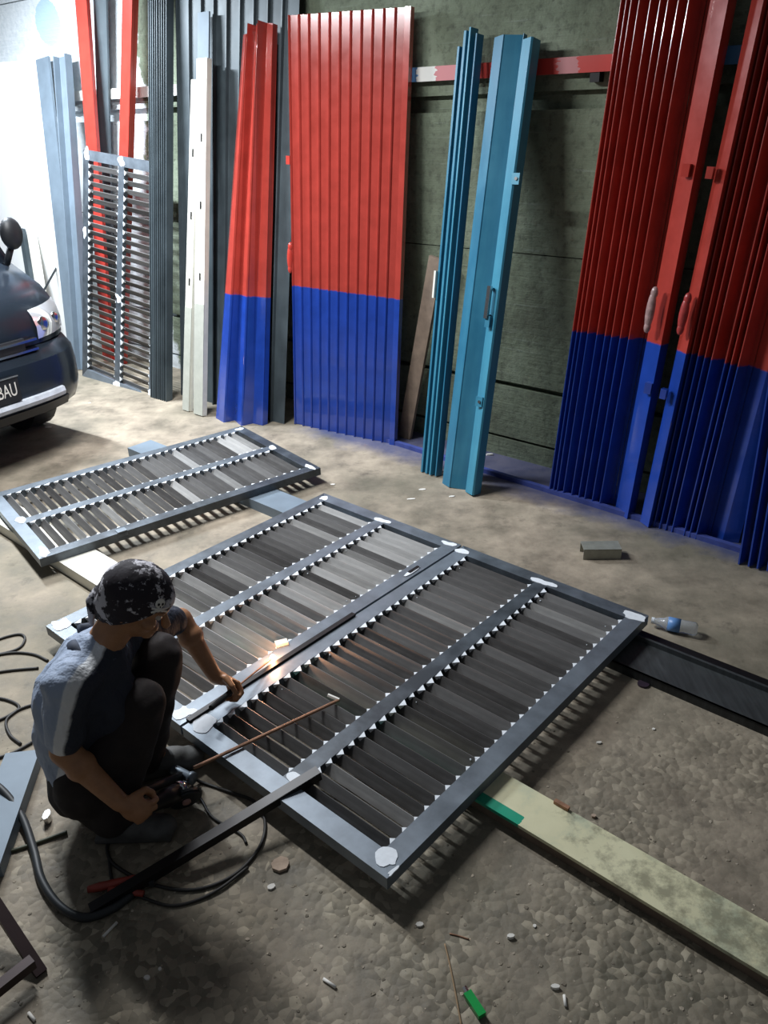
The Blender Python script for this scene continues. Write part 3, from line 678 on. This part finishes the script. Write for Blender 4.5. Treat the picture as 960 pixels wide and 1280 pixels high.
for a, b, ra, rb in (('pel', 'lum', .10, .095), ('lum', 'chest', .095, .108), ('chest', 'uch', .108, .09), ('uch', 'neck', .09, .055), ('neck', 'head', .055, .055),
                     ('uch', 'shR', .075, .055), ('uch', 'shL', .075, .055), ('shR', 'elR', .05, .041), ('shL', 'elL', .05, .041), ('elR', 'wrR', .043, .027), ('elL', 'wrL', .043, .026),
                     ('pel', 'hpR', .09, .085), ('pel', 'hpL', .09, .085), ('hpR', 'knR', .085, .055), ('hpL', 'knL', .085, .055), ('knR', 'anR', .055, .038), ('knL', 'anL', .055, .038), ('anR', 'toR', .036, .026), ('anL', 'toL', .036, .026)):
    bd.cone(J[a], J[b], ra, rb)
for f, b in (('wrR', 'elR'), ('wrL', 'elL')):        # the full belly of the forearm
    m_ = J[b].lerp(J[f], .3); bd.ball(m_, .046)
bd.ball(hp(0, 0, 0.012), (.096, .076, .088), HR, 20, 14); bd.ball(hp(.035, 0, -.065), (.055, .056, .055), HR); bd.ball(hp(.078, 0, -.092), (.022, .03, .02), HR)
bd.cone(hp(.092, 0, -.005), hp(.115, 0, -.04), .009, .015, 10); bd.ball(hp(.085, 0, .018), (.02, .055, .012), HR)
bd.ball(hp(.092, 0, -.066), (.012, .026, .006), HR); bd.ball(hp(.09, 0, -.076), (.012, .023, .007), HR)
for s_ in (-1, 1): bd.ball(hp(-.005, s_ * .075, -.022), (.02, .008, .027), HR); bd.ball(hp(.07, s_ * .045, -.03), (.02, .022, .02), HR)
hand(bd, J['wrR'], V((.075, -.005, -.045)), V((.25, .75, -.55)), (66, 84, 60), -1)
hand(bd, J['wrL'], V((.062, .02, -.055)), V((-.15, -.75, -.6)), (48, 66, 48), 1)
person = empty('person', Matrix.Translation((-.90, 1.88, 0)), 'person in a skull-print bandana and grey work shirt squatting to weld', 'person')
def dress(name, me, mat, smooth=True):
    for v in me.vertices: v.co = v.co - V((-.90, 1.88, 0))
    return mobj(name, me, mat, person, smooth)
dress('body', bd.remesh('body', .0052, 3), 'skin')
sh = MB()
for a, b, ra, rb in (('pel', 'lum', .115, .112), ('lum', 'chest', .112, .125), ('chest', 'uch', .125, .108), ('uch', 'neck', .105, .066), ('uch', 'shR', .09, .07), ('uch', 'shL', .09, .07)): sh.cone(J[a], J[b], ra, rb)
for s_, e_ in (('shR', 'elR'), ('shL', 'elL')): sh.cone(J[s_], J[s_].lerp(J[e_], .80), .068, .058)
sh.ball(V((-.985, 1.89, .40)), (.085, .13, .17))
for v_ in ((-.85, 1.90, .42),): sh.ball(v_, (.09, .11, .15))
sm = sh.remesh('shirt', .009, 6)
import mathutils.noise as mn
for v, nn_ in zip(sm.vertices, [v.normal.copy() for v in sm.vertices]):
    k = mn.noise(v.co * 16) * .007 + mn.noise(V((v.co.x * 30, v.co.y * 30, v.co.z * 12))) * .006; v.co += nn_ * k
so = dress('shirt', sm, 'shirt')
# collar
cl = []
for i in range(15):
    q = R(-150 + 300 * i / 14); cl.append(J['neck'] + V((-.01, 0, .012)) + hf.lerp(V((1, 0, 0)), .6).normalized() * (.068 * math.cos(q)) + V((0, .068 * math.sin(q), 0)) + V((0, 0, .02 * -math.cos(q))))
cm = MB().tube(cl, .017, 8).mesh('collar'); dress('collar', cm, plain('collar_cloth', (66, 74, 90), .8))
tr = MB()
for a, b, ra, rb in (('pel', 'hpR', .115, .10), ('pel', 'hpL', .115, .10), ('hpR', 'knR', .10, .072), ('hpL', 'knL', .10, .072), ('knR', 'anR', .082, .066), ('knL', 'anL', .082, .066)): tr.cone(J[a], J[b], ra, rb)
tr.ball(V((-.965, 1.87, .15)), (.115, .145, .12)); tr.ball(V((-.87, 1.785, .10)), (.11, .065, .09))
tm = tr.remesh('trousers', .010, 6)
for v, nn_ in zip(tm.vertices, [v.normal.copy() for v in tm.vertices]): v.co += nn_ * (mn.noise(v.co * 18) * .008); v.co.z = max(v.co.z, .004)
dress('trousers', tm, 'trouser')
for an, to in (('anR', 'toR'), ('anL', 'toL')):
    d_ = (J[to] - J[an]); d_.z = 0; d_.normalize(); s2 = V((-d_.y, d_.x, 0)); rt = Matrix((d_, s2, V((0, 0, 1)))).transposed(); b0 = V((J[an].x, J[an].y, 0))
    so_ = MB(); so_.ball(b0 + V((0, 0, .055)), (.055, .042, .058), rt); so_.ball(b0 + d_ * .07 + V((0, 0, .045)), (.085, .046, .042), rt); so_.ball(b0 + d_ * .14 + V((0, 0, .035)), (.055, .047, .033), rt); so_.box(b0 + d_ * .06 + V((0, 0, .014)), (.24, .075, .022), rt)
    sm_ = so_.remesh('shoe', .008, 3)
    for v in sm_.vertices: v.co.z = max(v.co.z, .002)
    dress('shoe', sm_, 'shoe')
# bandana: cap over the skull, hanging over the ears and the nape
vs = []; fs = []; nu, nv = 40, 16
for i in range(nv + 1):
    for j in range(nu):
        ph = 2 * math.pi * j / nu; cf = math.cos(ph)
        low = R(80) if cf > .7 else R(80 + 62 * min(1, (.7 - cf) / .8))
        th = low * i / nv; r = 1.0 + .03 * mn.noise(V((cf * 3, math.sin(ph) * 3, th * 4)))
        drop = .035 * max(0, th - R(100))
        vs.append(hp(.108 * r * math.sin(th) * cf - drop, .089 * r * math.sin(th) * math.sin(ph) * (1 + drop * 2), .015 + .100 * r * math.cos(th) - drop))
for i in range(nv):
    for j in range(nu): fs.append((i * nu + j, (i + 1) * nu + j, (i + 1) * nu + (j + 1) % nu, i * nu + (j + 1) % nu))
ban = dress('bandana', MB().add(vs, fs).mesh('bandana'), 'bandana')
for i, (f, s_, u) in enumerate(((-.13, .02, -.05), (-.13, -.02, -.05))):
    a_ = hp(-.10, 0, -.03); mt = MB().tube([a_, a_ + V((-.022, s_ * .8, -.03)), a_ + V((-.03, s_ * 1.6, -.10))], [.014, .017, .007], 8).mesh('knot_tail'); dress('knot_tail', mt, 'bandana')
# printed skull on the brow side
sk_dir = (hf * .62 - hs * .62 + hu * .42).normalized(); sk_c = J['head'] + hu * .012 + V((sk_dir.dot(hf) * .110, 0, 0)).x * hf + hs * (sk_dir.dot(hs) * .091) + hu * (sk_dir.dot(hu) * .102)
sx_ = hu.cross(sk_dir).normalized(); su_ = sk_dir.cross(sx_).normalized(); SR = Matrix((sx_, su_, sk_dir)).transposed()
def skp(x, y, z=0): return sk_c + sx_ * x + su_ * y + sk_dir * z
skm = MB().ball(skp(0, .004), (.0165, .015, .004), SR, 14, 8).ball(skp(0, -.013), (.0105, .008, .004), SR, 12, 8)
skm.tube([skp(-.026, -.02, .002), skp(.026, -.01, .002)], .003, 6).tube([skp(-.026, -.008, .002), skp(.026, -.022, .002)], .003, 6)
dress('skull_print', skm.mesh('skull_print'), 'paper'); ey = MB()
for x in (-.0065, .0065): ey.ball(skp(x, .002, .0035), (.0042, .0045, .002), SR, 8, 6)
ey.ball(skp(0, -.006, .0035), (.0018, .003, .002), SR, 8, 6); dress('skull_eyes', ey.mesh('skull_eyes'), 'black_metal')
eb = MB()
for s_ in (-1, 1): eb.ball(hp(.083, s_ * .031, -.004), .012, None, 10, 8)
dress('eyes', eb.mesh('eyes'), plain('eye_white', (190, 180, 170), .3))

# ================================================================== TOOLS
# grinder in the right hand
_hd = V((.075, -.005, -.045)).normalized(); _hn = V((.25, .75, -.55)); _hn = (_hn - _hd * _hn.dot(_hd)).normalized()
ga, gb_ = J['wrR'] + _hd * .080 + _hn * .034, U(226, 988, .075)
gd = (gb_ - ga).normalized()
gr = empty('angle_grinder', Matrix.Translation(V((gb_.x, gb_.y, 0))), 'dark angle grinder with a silver gear head held in the right hand', 'grinder')
def gloc(me):
    for v in me.vertices: v.co = v.co - V((gb_.x, gb_.y, 0))
    return me
L_ = (gb_ - ga).length
mobj('motor_body', gloc(MB().tube([ga - gd * .002, ga + gd * .012, ga + gd * L_ * .45, ga + gd * L_ * .5, ga + gd * L_ * .85], [.016, .021, .025, .03, .03], 14).mesh('motor_body')), 'black_metal', gr, True)
mobj('gear_head', gloc(MB().tube([ga + gd * L_ * .84, ga + gd * L_ * .95, ga + gd * (L_ + .03)], [.03, .034, .022], 12).mesh('gear_head')), 'chrome', gr, True)
dk = V((.35, -.75, -.35)).normalized(); dc = gb_ + gd * .012 + dk * .035
mobj('spindle', gloc(MB().tube([gb_ + gd * .01, dc], .014, 10).mesh('spindle')), 'chrome', gr)
gdisc = mobj('grinding_disc', gloc(MB().tube([dc, dc + dk * .006], .05, 26).mesh('grinding_disc')), 'cable', gr)
mobj('disc_nut', gloc(MB().tube([dc + dk * .005, dc + dk * .014], .014, 8).mesh('disc_nut')), plain('pink_nut', (196, 150, 140), .5), gdisc)
mobj('guard', gloc(MB().tube([dc - dk * .012, dc - dk * .002], [.053, .055], 20).mesh('guard')), 'steel_dark', gr)
# hammer lying by the feet
h0, h1 = U(150, 1003, .15), U(229, 968, .035)
hm = empty('hammer', Matrix.Translation(V((h1.x, h1.y, 0))), 'black-handled hammer lying beside the squatting person', 'hammer')
hmv = V((h1.x, h1.y, 0)); hd = (h1 - h0).normalized(); hcr = V((-hd.y, hd.x, 0))
mobj('handle', MB().tube([h0 - hmv, h1 - hmv], .014, 10).mesh('handle'), 'cable', hm, True)
mobj('head', MB().tube([h1 - hmv + hcr * .055, h1 - hmv + hcr * .04, h1 - hmv - hcr * .03, h1 - hmv - hcr * .034, h1 - hmv - hcr * .05], [.017, .02, .016, .022, .022], 14).mesh('head'), 'steel', hm, True)
# electrode held to the seam, and the arc
arc = U(341, 821, GZ + .02); hl_ = J['wrL'] + V((.055, -.01, -.06))
el = empty('welding_electrode', Matrix.Translation(hl_), 'thin welding electrode held in the left hand against the seam', 'electrode')
mobj('rod', MB().tube([V((0, 0, 0)) - (arc - hl_) * .3, arc - hl_ + V((0, 0, -.004))], .0035, 8).mesh('rod'), 'rust', el); mobj('grip', MB().tube([V((0, 0, 0)) - (arc - hl_) * .45, (arc - hl_) * .12], .010, 10).mesh('grip'), 'cable', el)
em = NT('arc_light'); em.set((1, .6, .3, 1), .5, 0); em.b.inputs['Emission Color'].default_value = (1.0, .55, .22, 1); em.b.inputs['Emission Strength'].default_value = 60
ar = tag(MB().ball((0, 0, 0), .0125, None, 12, 8).obj('welding_arc', em.m, None, True), 'glowing orange welding arc on the seam between two leaves', 'spark'); ar.location = arc + V((0, 0, -.004))
PL = bpy.data.lights.new('arc_glow', 'POINT'); PL.energy = 1.1; PL.color = (1, .50, .28); PL.shadow_soft_size = .012
plo = bpy.data.objects.new('arc_glow', PL); col.objects.link(plo); plo.parent = ar; plo.location = (0, 0, .03)
# black flat bar being welded into the seam
fb = tag(beam('flat_bar', gpt(0, .03, GZ + .004), gpt(0, .88, GZ + .004), .022, .012, 'black_metal'), 'black flat bar laid along the seam under the welding hand', 'bar')
scr = tag(MB().box(U(352, 805, GZ) + V((0, 0, .006)), (.05, .03, .012), Matrix.Rotation(R(20), 3, 'Z')).obj('steel_scrap', 'paper'), 'pale steel scrap next to the glowing arc', 'scrap')
# thin rod with a bent tip, lying on the dark leaf
r0, r1 = U(242, 960, GZ + .012), U(424, 875, GZ + .007)
rod = empty('bent_rod', Matrix.Translation(r1), 'thin rusty rod with a bent flat tip lying across the dark leaf', 'rod')
mobj('shaft', MB().tube([r0 - r1, V((0, 0, 0))], .006, 8).mesh('shaft'), 'rust', rod)
mobj('tip', MB().tube([V((0, 0, 0)), U(410, 869, GZ + .012) - r1], .007, 6).mesh('tip'), 'paper', rod)
# long black angle bar from the gate down to the floor
q0, q1 = U(398, 962, GZ + .028), U(112, 1136, .02)
ab = empty('angle_bar', Matrix.Translation(V((q1.x, q1.y, 0))), 'long black steel angle bar running from the dark leaf to the floor', 'bar'); abv = V((q1.x, q1.y, 0))
b1_ = beam('top_flange', q0 - abv, q1 - abv, .034, .005, 'black_metal', ab)
dd = (q1 - q0).normalized(); sd = dd.cross(V((0, 0, 1))).normalized()
b2_ = beam('side_flange', q0 - abv + V((0, 0, -.014)) - sd * .0155, q1 - abv - sd * .0155 + V((0, 0, -.010)), .005, .03, 'black_metal', ab)
# red-handled clamp at the bar's end
ra_, rb_ = U(110, 1112, .018), U(170, 1098, .03)
cp_ = empty('ground_clamp', Matrix.Translation(V((ra_.x, ra_.y, 0))), 'red handled earth clamp on the floor by the angle bar', 'clamp'); cv = V((ra_.x, ra_.y, 0))
mobj('handle', MB().tube([ra_ - cv, ra_.lerp(rb_, .25) - cv, rb_ - cv], [.010, .013, .011], 10).mesh('handle'), 'red_grip', cp_, True)
mobj('handle', MB().tube([ra_.lerp(rb_, .45) - cv + V((0, -.01, -.006)), rb_ - cv + V((.03, -.04, -.015))], [.010, .009], 10).mesh('handle'), 'red_grip', cp_, True)
mobj('jaw', MB().box(rb_ - cv + V((.03, -.005, -.008)), (.05, .022, .02)).mesh('jaw'), 'steel_dark', cp_)

# cables
def cable(name, pts, r, label, mat='cable', cat='cable', group=None):
    P3 = [U(p[0], p[1], (p[2] if len(p) > 2 else r)) for p in pts]
    return tag(MB().tube(curve_pts(P3, 7), r, 8).obj(name, mat, None, True), label, cat, group)
cable('welding_cable', [(-30, 968, .06), (0, 985, .055), (26, 1018, .03), (42, 1062), (52, 1100), (74, 1132), (104, 1147), (140, 1136), (165, 1118)], .0125, 'thick black welding cable curving from the grey plank to the clamp')
cable('power_flex', [(236, 968, .05), (252, 978), (290, 991), (318, 1002), (331, 1026), (326, 1056), (300, 1088), (262, 1108), (222, 1112), (176, 1100), (142, 1080), (134, 1062), (137, 1048)], .0055, 'thin dark flex looped in front of the squatting person', 'cable_thin')
cable('power_flex', [(310, 1084, .008), (276, 1110, .008), (244, 1126), (212, 1132), (178, 1122), (150, 1112), (140, 1100), (136, 1070)], .0048, 'thin dark flex lying outside the loop by the angle bar', 'cable_thin')
cable('power_flex', [(236, 980), (252, 1000), (266, 1022), (300, 1042), (308, 1054)], .0045, 'short dark flex trailing from the grinder disc', 'cable_thin')
cable('garden_hose', [(-20, 1072), (20, 1062), (56, 1050), (84, 1040)], .006, 'thin olive hose running under the squatting person', plain('olive_hose', (70, 74, 56), .6), 'hose')
cable('cord', [(-20, 806), (8, 796), (26, 793), (31, 800), (20, 812), (-20, 822)], .0055, 'dark cord curled into a small bight behind the person', 'cable_thin', 'cord')
cable('cord', [(-20, 822), (15, 816), (42, 818), (60, 826)], .0055, 'dark cord ending straight behind the curled bight', 'cable_thin', 'cord')
cable('cord', [(-20, 843), (14, 838), (48, 835)], .0055, 'straight dark cord lying between curled cords', 'cable_thin', 'cord')
cable('cord', [(-20, 872), (6, 874), (24, 884), (8, 900), (12, 918), (26, 930)], .0055, 'dark cord twisting down towards the grey plank', 'cable_thin', 'cord')
cable('cord', [(-20, 906), (4, 898), (26, 886), (44, 880)], .0055, 'dark cord crossing over the twisting one', 'cable_thin', 'cord')
cable('cord', [(-20, 952), (14, 942), (40, 928)], .0055, 'dark cord passing above the grey plank', 'cable_thin', 'cord')

# grey plank at the person's back
pa, pb2 = U(28, 938, .055), U(-14, 1050, .055)
bk = beam('grey_plank', pa, pb2 + (pb2 - pa) * .25, .115, .05, 'grey_board'); bk.location.z -= .029; tag(bk, 'pale grey plank lying at the back of the squatting person', 'plank')
# dark steel trestle in the near corner
e0 = U(52, 1218, 0)
trs = empty('steel_trestle', Matrix.Translation(e0), 'dark brown steel trestle with a splayed leg in the near corner', 'trestle')
M['trestle'] = plain('brown_black_steel', (48, 32, 32), .5, .3)
tpp = U(-35, 1085, .16) - e0; tq = V((-.62, -.02, 0))
for o_ in (V((0, 0, 0)), tq): beam('leg', o_ + V((0, 0, 0)), o_ + tpp, .03, .03, 'trestle', trs)
beam('top_rail', tpp, tpp + tq, .03, .03, 'trestle', trs); beam('cross_rail', V((-.01, .0, .055)), U(-20, 1250, .055) - e0, .028, .028, 'trestle', trs)

# ================================================================== SMALL THINGS ON THE FLOOR
# steel channel offcut
oc = empty('channel_offcut', Matrix.Translation(U(750, 694)) @ Matrix.Rotation(R(-2), 4, 'Z'), 'short offcut of pale steel channel on the open floor', 'offcut')
for c, d, nm in (((0, 0, .055), (.185, .085, .004), 'web'), ((0, -.0405, .028), (.185, .004, .054), 'flange'), ((0, .0405, .028), (.185, .004, .054), 'flange')): MB().box(c, d).obj(nm, plain('galvanised', (150, 152, 142), .5, .4), oc)
# plastic bottle
ba, bb = U(818, 776, .03), U(872, 787, .03); bx_ = (bb - ba).normalized()
M['pet'] = NT('clear_plastic').set((.85, .9, .95, 1), .12, 0.0, **{'Transmission Weight': .75, 'IOR': 1.3})
bo = empty('plastic_bottle', Matrix.Translation(V((ba.x, ba.y, 0))), 'clear plastic bottle with a blue label lying beside the dark leaf', 'bottle'); bv = V((ba.x, ba.y, 0)); LL = (bb - ba).length
def bp(t): return ba - bv + bx_ * LL * t
mobj('shell', MB().tube([bp(.0), bp(.02), bp(.22), bp(.30), bp(.62), bp(.68), bp(.94), bp(1.0)], [.012, .013, .022, .03, .03, .028, .03, .02], 16).mesh('shell'), 'pet', bo, True)
mobj('label_band', MB().tube([bp(.32), bp(.60)], .0305, 16).mesh('label_band'), plain('blue_label', (96, 140, 196), .4), bo, True); mobj('cap', MB().tube([bp(-.07), bp(.0)], .014, 12).mesh('cap'), 'filler', bo)
cap = tag(MB().tube([(0, 0, 0), (0, 0, .008)], .022, 16).obj('bottle_cap', plain('dark_plum_plastic', (52, 40, 54), .5)), 'dark plum round cap lying on the bare floor', 'cap'); cap.location = U(804, 856)
# lighter, straws, butts, chips
la, lb = U(584, 1241, .012), U(603, 1270, .012); lg = empty('lighter', Matrix.Translation(V((la.x, la.y, 0))), 'green plastic lighter lying by a dry stalk', 'lighter'); lv_ = V((la.x, la.y, 0))
mobj('case', beam('case', la - lv_, lb - lv_, .022, .014, 'green_plastic').data, None, lg); 
for o in [o for o in col.objects if o.name.startswith('case') and o.parent is None]: bpy.data.objects.remove(o)
mobj('nozzle', MB().tube([la - lv_, la - lv_ + (la - lb).normalized() * .014], .008, 8).mesh('nozzle'), 'chrome', lg)
cable('dry_stalk', [(556, 1180), (562, 1205), (569, 1240), (577, 1284)], .0022, 'long dry stalk lying beside the green lighter', 'straw', 'stalk')
cable('twig', [(562, 1167), (574, 1170), (586, 1174)], .002, 'short dark twig near the dry stalk', 'rust', 'twig')
def butt(px, ang, L=.045, r=.0042, label='', mat='paper'):
    p = U(*px); return tag(MB().tube([p + V((math.cos(ang), math.sin(ang), 0)) * -L / 2 + V((0, 0, r)), p + V((math.cos(ang), math.sin(ang), 0)) * L / 2 + V((0, 0, r))], r, 8).obj('cigarette_butt', mat, None, True), label, 'cigarette butt', 'litter')
butt((138, 1163), R(58), .05, .0042, 'white cigarette butt below the end of the angle bar')
butt((412, 1230), R(-35), .04, .0042, 'white cigarette butt alone on the rough floor')
butt((40, 1272), R(-40), .03, .0042, 'white cigarette butt beside the steel trestle')
butt((706, 1252), R(85), .028, .004, 'pale cigarette butt under the long painted board')
def chip(px, rx, ry, hz, seed, label, mat='paper', name='paper_scrap', cat='scrap', grp='litter'):
    p = U(*px); o = MB().prism(rag(0, 0, rx, ry, 8, seed), 0, hz).obj(name, mat); o.location = p; return tag(o, label, cat, grp)
chip((350, 1082), .035, .028, .010, 1, 'flat pale brown stone beside the flex loop', 'stone', 'stone_chip', 'stone')
chip((339, 1109), .012, .012, .006, 2, 'round white scrap beside the flat brown stone')
chip((184, 1223), .011, .009, .005, 3, 'small white scrap between the trestle and the angle bar')
chip((200, 1211), .007, .006, .004, 4, 'tiny beige scrap next to the small white one')
chip((525, 1157), .011, .008, .006, 5, 'pale scrap below the corner of the dark leaf')
chip((637, 1172), .013, .007, .010, 6, 'upright pale chip between the lighter and the painted board')
chip((694, 1235), .018, .009, .009, 7, 'broken pale chip near the painted board edge')
chip((668, 1158), .007, .006, .004, 8, 'tiny pale chip under the painted board')
chip((742, 1021), .012, .008, .008, 9, 'pale pebble above the painted board', 'stone', 'pebble', 'pebble')
chip((749, 929), .012, .006, .006, 10, 'white flake between the painted board and the channel beam')
chip((817, 912), .007, .006, .004, 11, 'tiny white flake below the dark round cap')
chip((415, 606), .022, .010, .004, 12, 'white torn scrap near the far corner of the pale leaf')
chip((112, 504), .016, .008, .004, 14, 'white scrap beside the front corner of the van')
chip((60, 534), .03, .008, .003, 15, 'thin white scrap in the shadow of the van')
chip((612, 569), .03, .012, .01, 16, 'white scrap in the shade of the broad sky-blue gate')
chip((565, 621), .02, .010, .004, 17, 'white smudge of filler in front of the sky-blue gates')
chip((528, 612), .03, .014, .003, 18, 'flat white paint flake at the foot of the slim blue stack')
chip((514, 624), .03, .010, .003, 19, 'long white paint flake in front of the slim blue stack')
chip((60, 1026), .012, .02, .03, 20, 'crumpled foil scrap by the grey plank', 'chrome', 'foil_scrap', 'foil')
# loose grit worn out of the screed
rr = random.Random(11); gm = MB()
for i in range(1500):
    u = rr.uniform(-40, 1000); v = rr.uniform(880, 1300); p = U(u, v)
    if p.y > 2.3: continue
    k = rr.random() ** 3; r = .002 + .007 * k; q = rr.uniform(0, 6.28); vs = []
    for j in range(6):
        a = q + j * math.pi / 3; rad = r * rr.uniform(.6, 1.25); vs.append((p.x + rad * math.cos(a), p.y + rad * math.sin(a), -.001))
    vs2 = [(p.x + (x - p.x) * .6, p.y + (y - p.y) * .6, r * rr.uniform(.1, .28)) for x, y, _ in vs]
    gm.add(vs + vs2, [(6, 7, 8, 9, 10, 11)] + [(j, (j + 1) % 6, 6 + (j + 1) % 6, 6 + j) for j in range(6)])
tg = NT('grit'); gv = tg.coord(); gn = tg.voro(gv, 30, 'Color'); gs = tg.new('ShaderNodeSeparateColor'); tg.link(gn, gs.inputs[0])
M['grit'] = tg.set(tg.ramp(gs.outputs[0], [(0, srgb(104, 97, 84)), (.6, srgb(138, 128, 112)), (1, srgb(182, 170, 152))]), .9, 0)
tag(gm.obj('floor_grit', 'grit'), 'loose stone grit scattered over the worn near floor', 'grit', kind='stuff')

# ================================================================== square the whole place to the axes (wall parallel to X)
SQ = Matrix.Rotation(-WANG, 4, 'Z')
bpy.context.view_layer.update()
for o in list(col.objects):
    if o.parent is None: o.matrix_world = SQ @ o.matrix_world
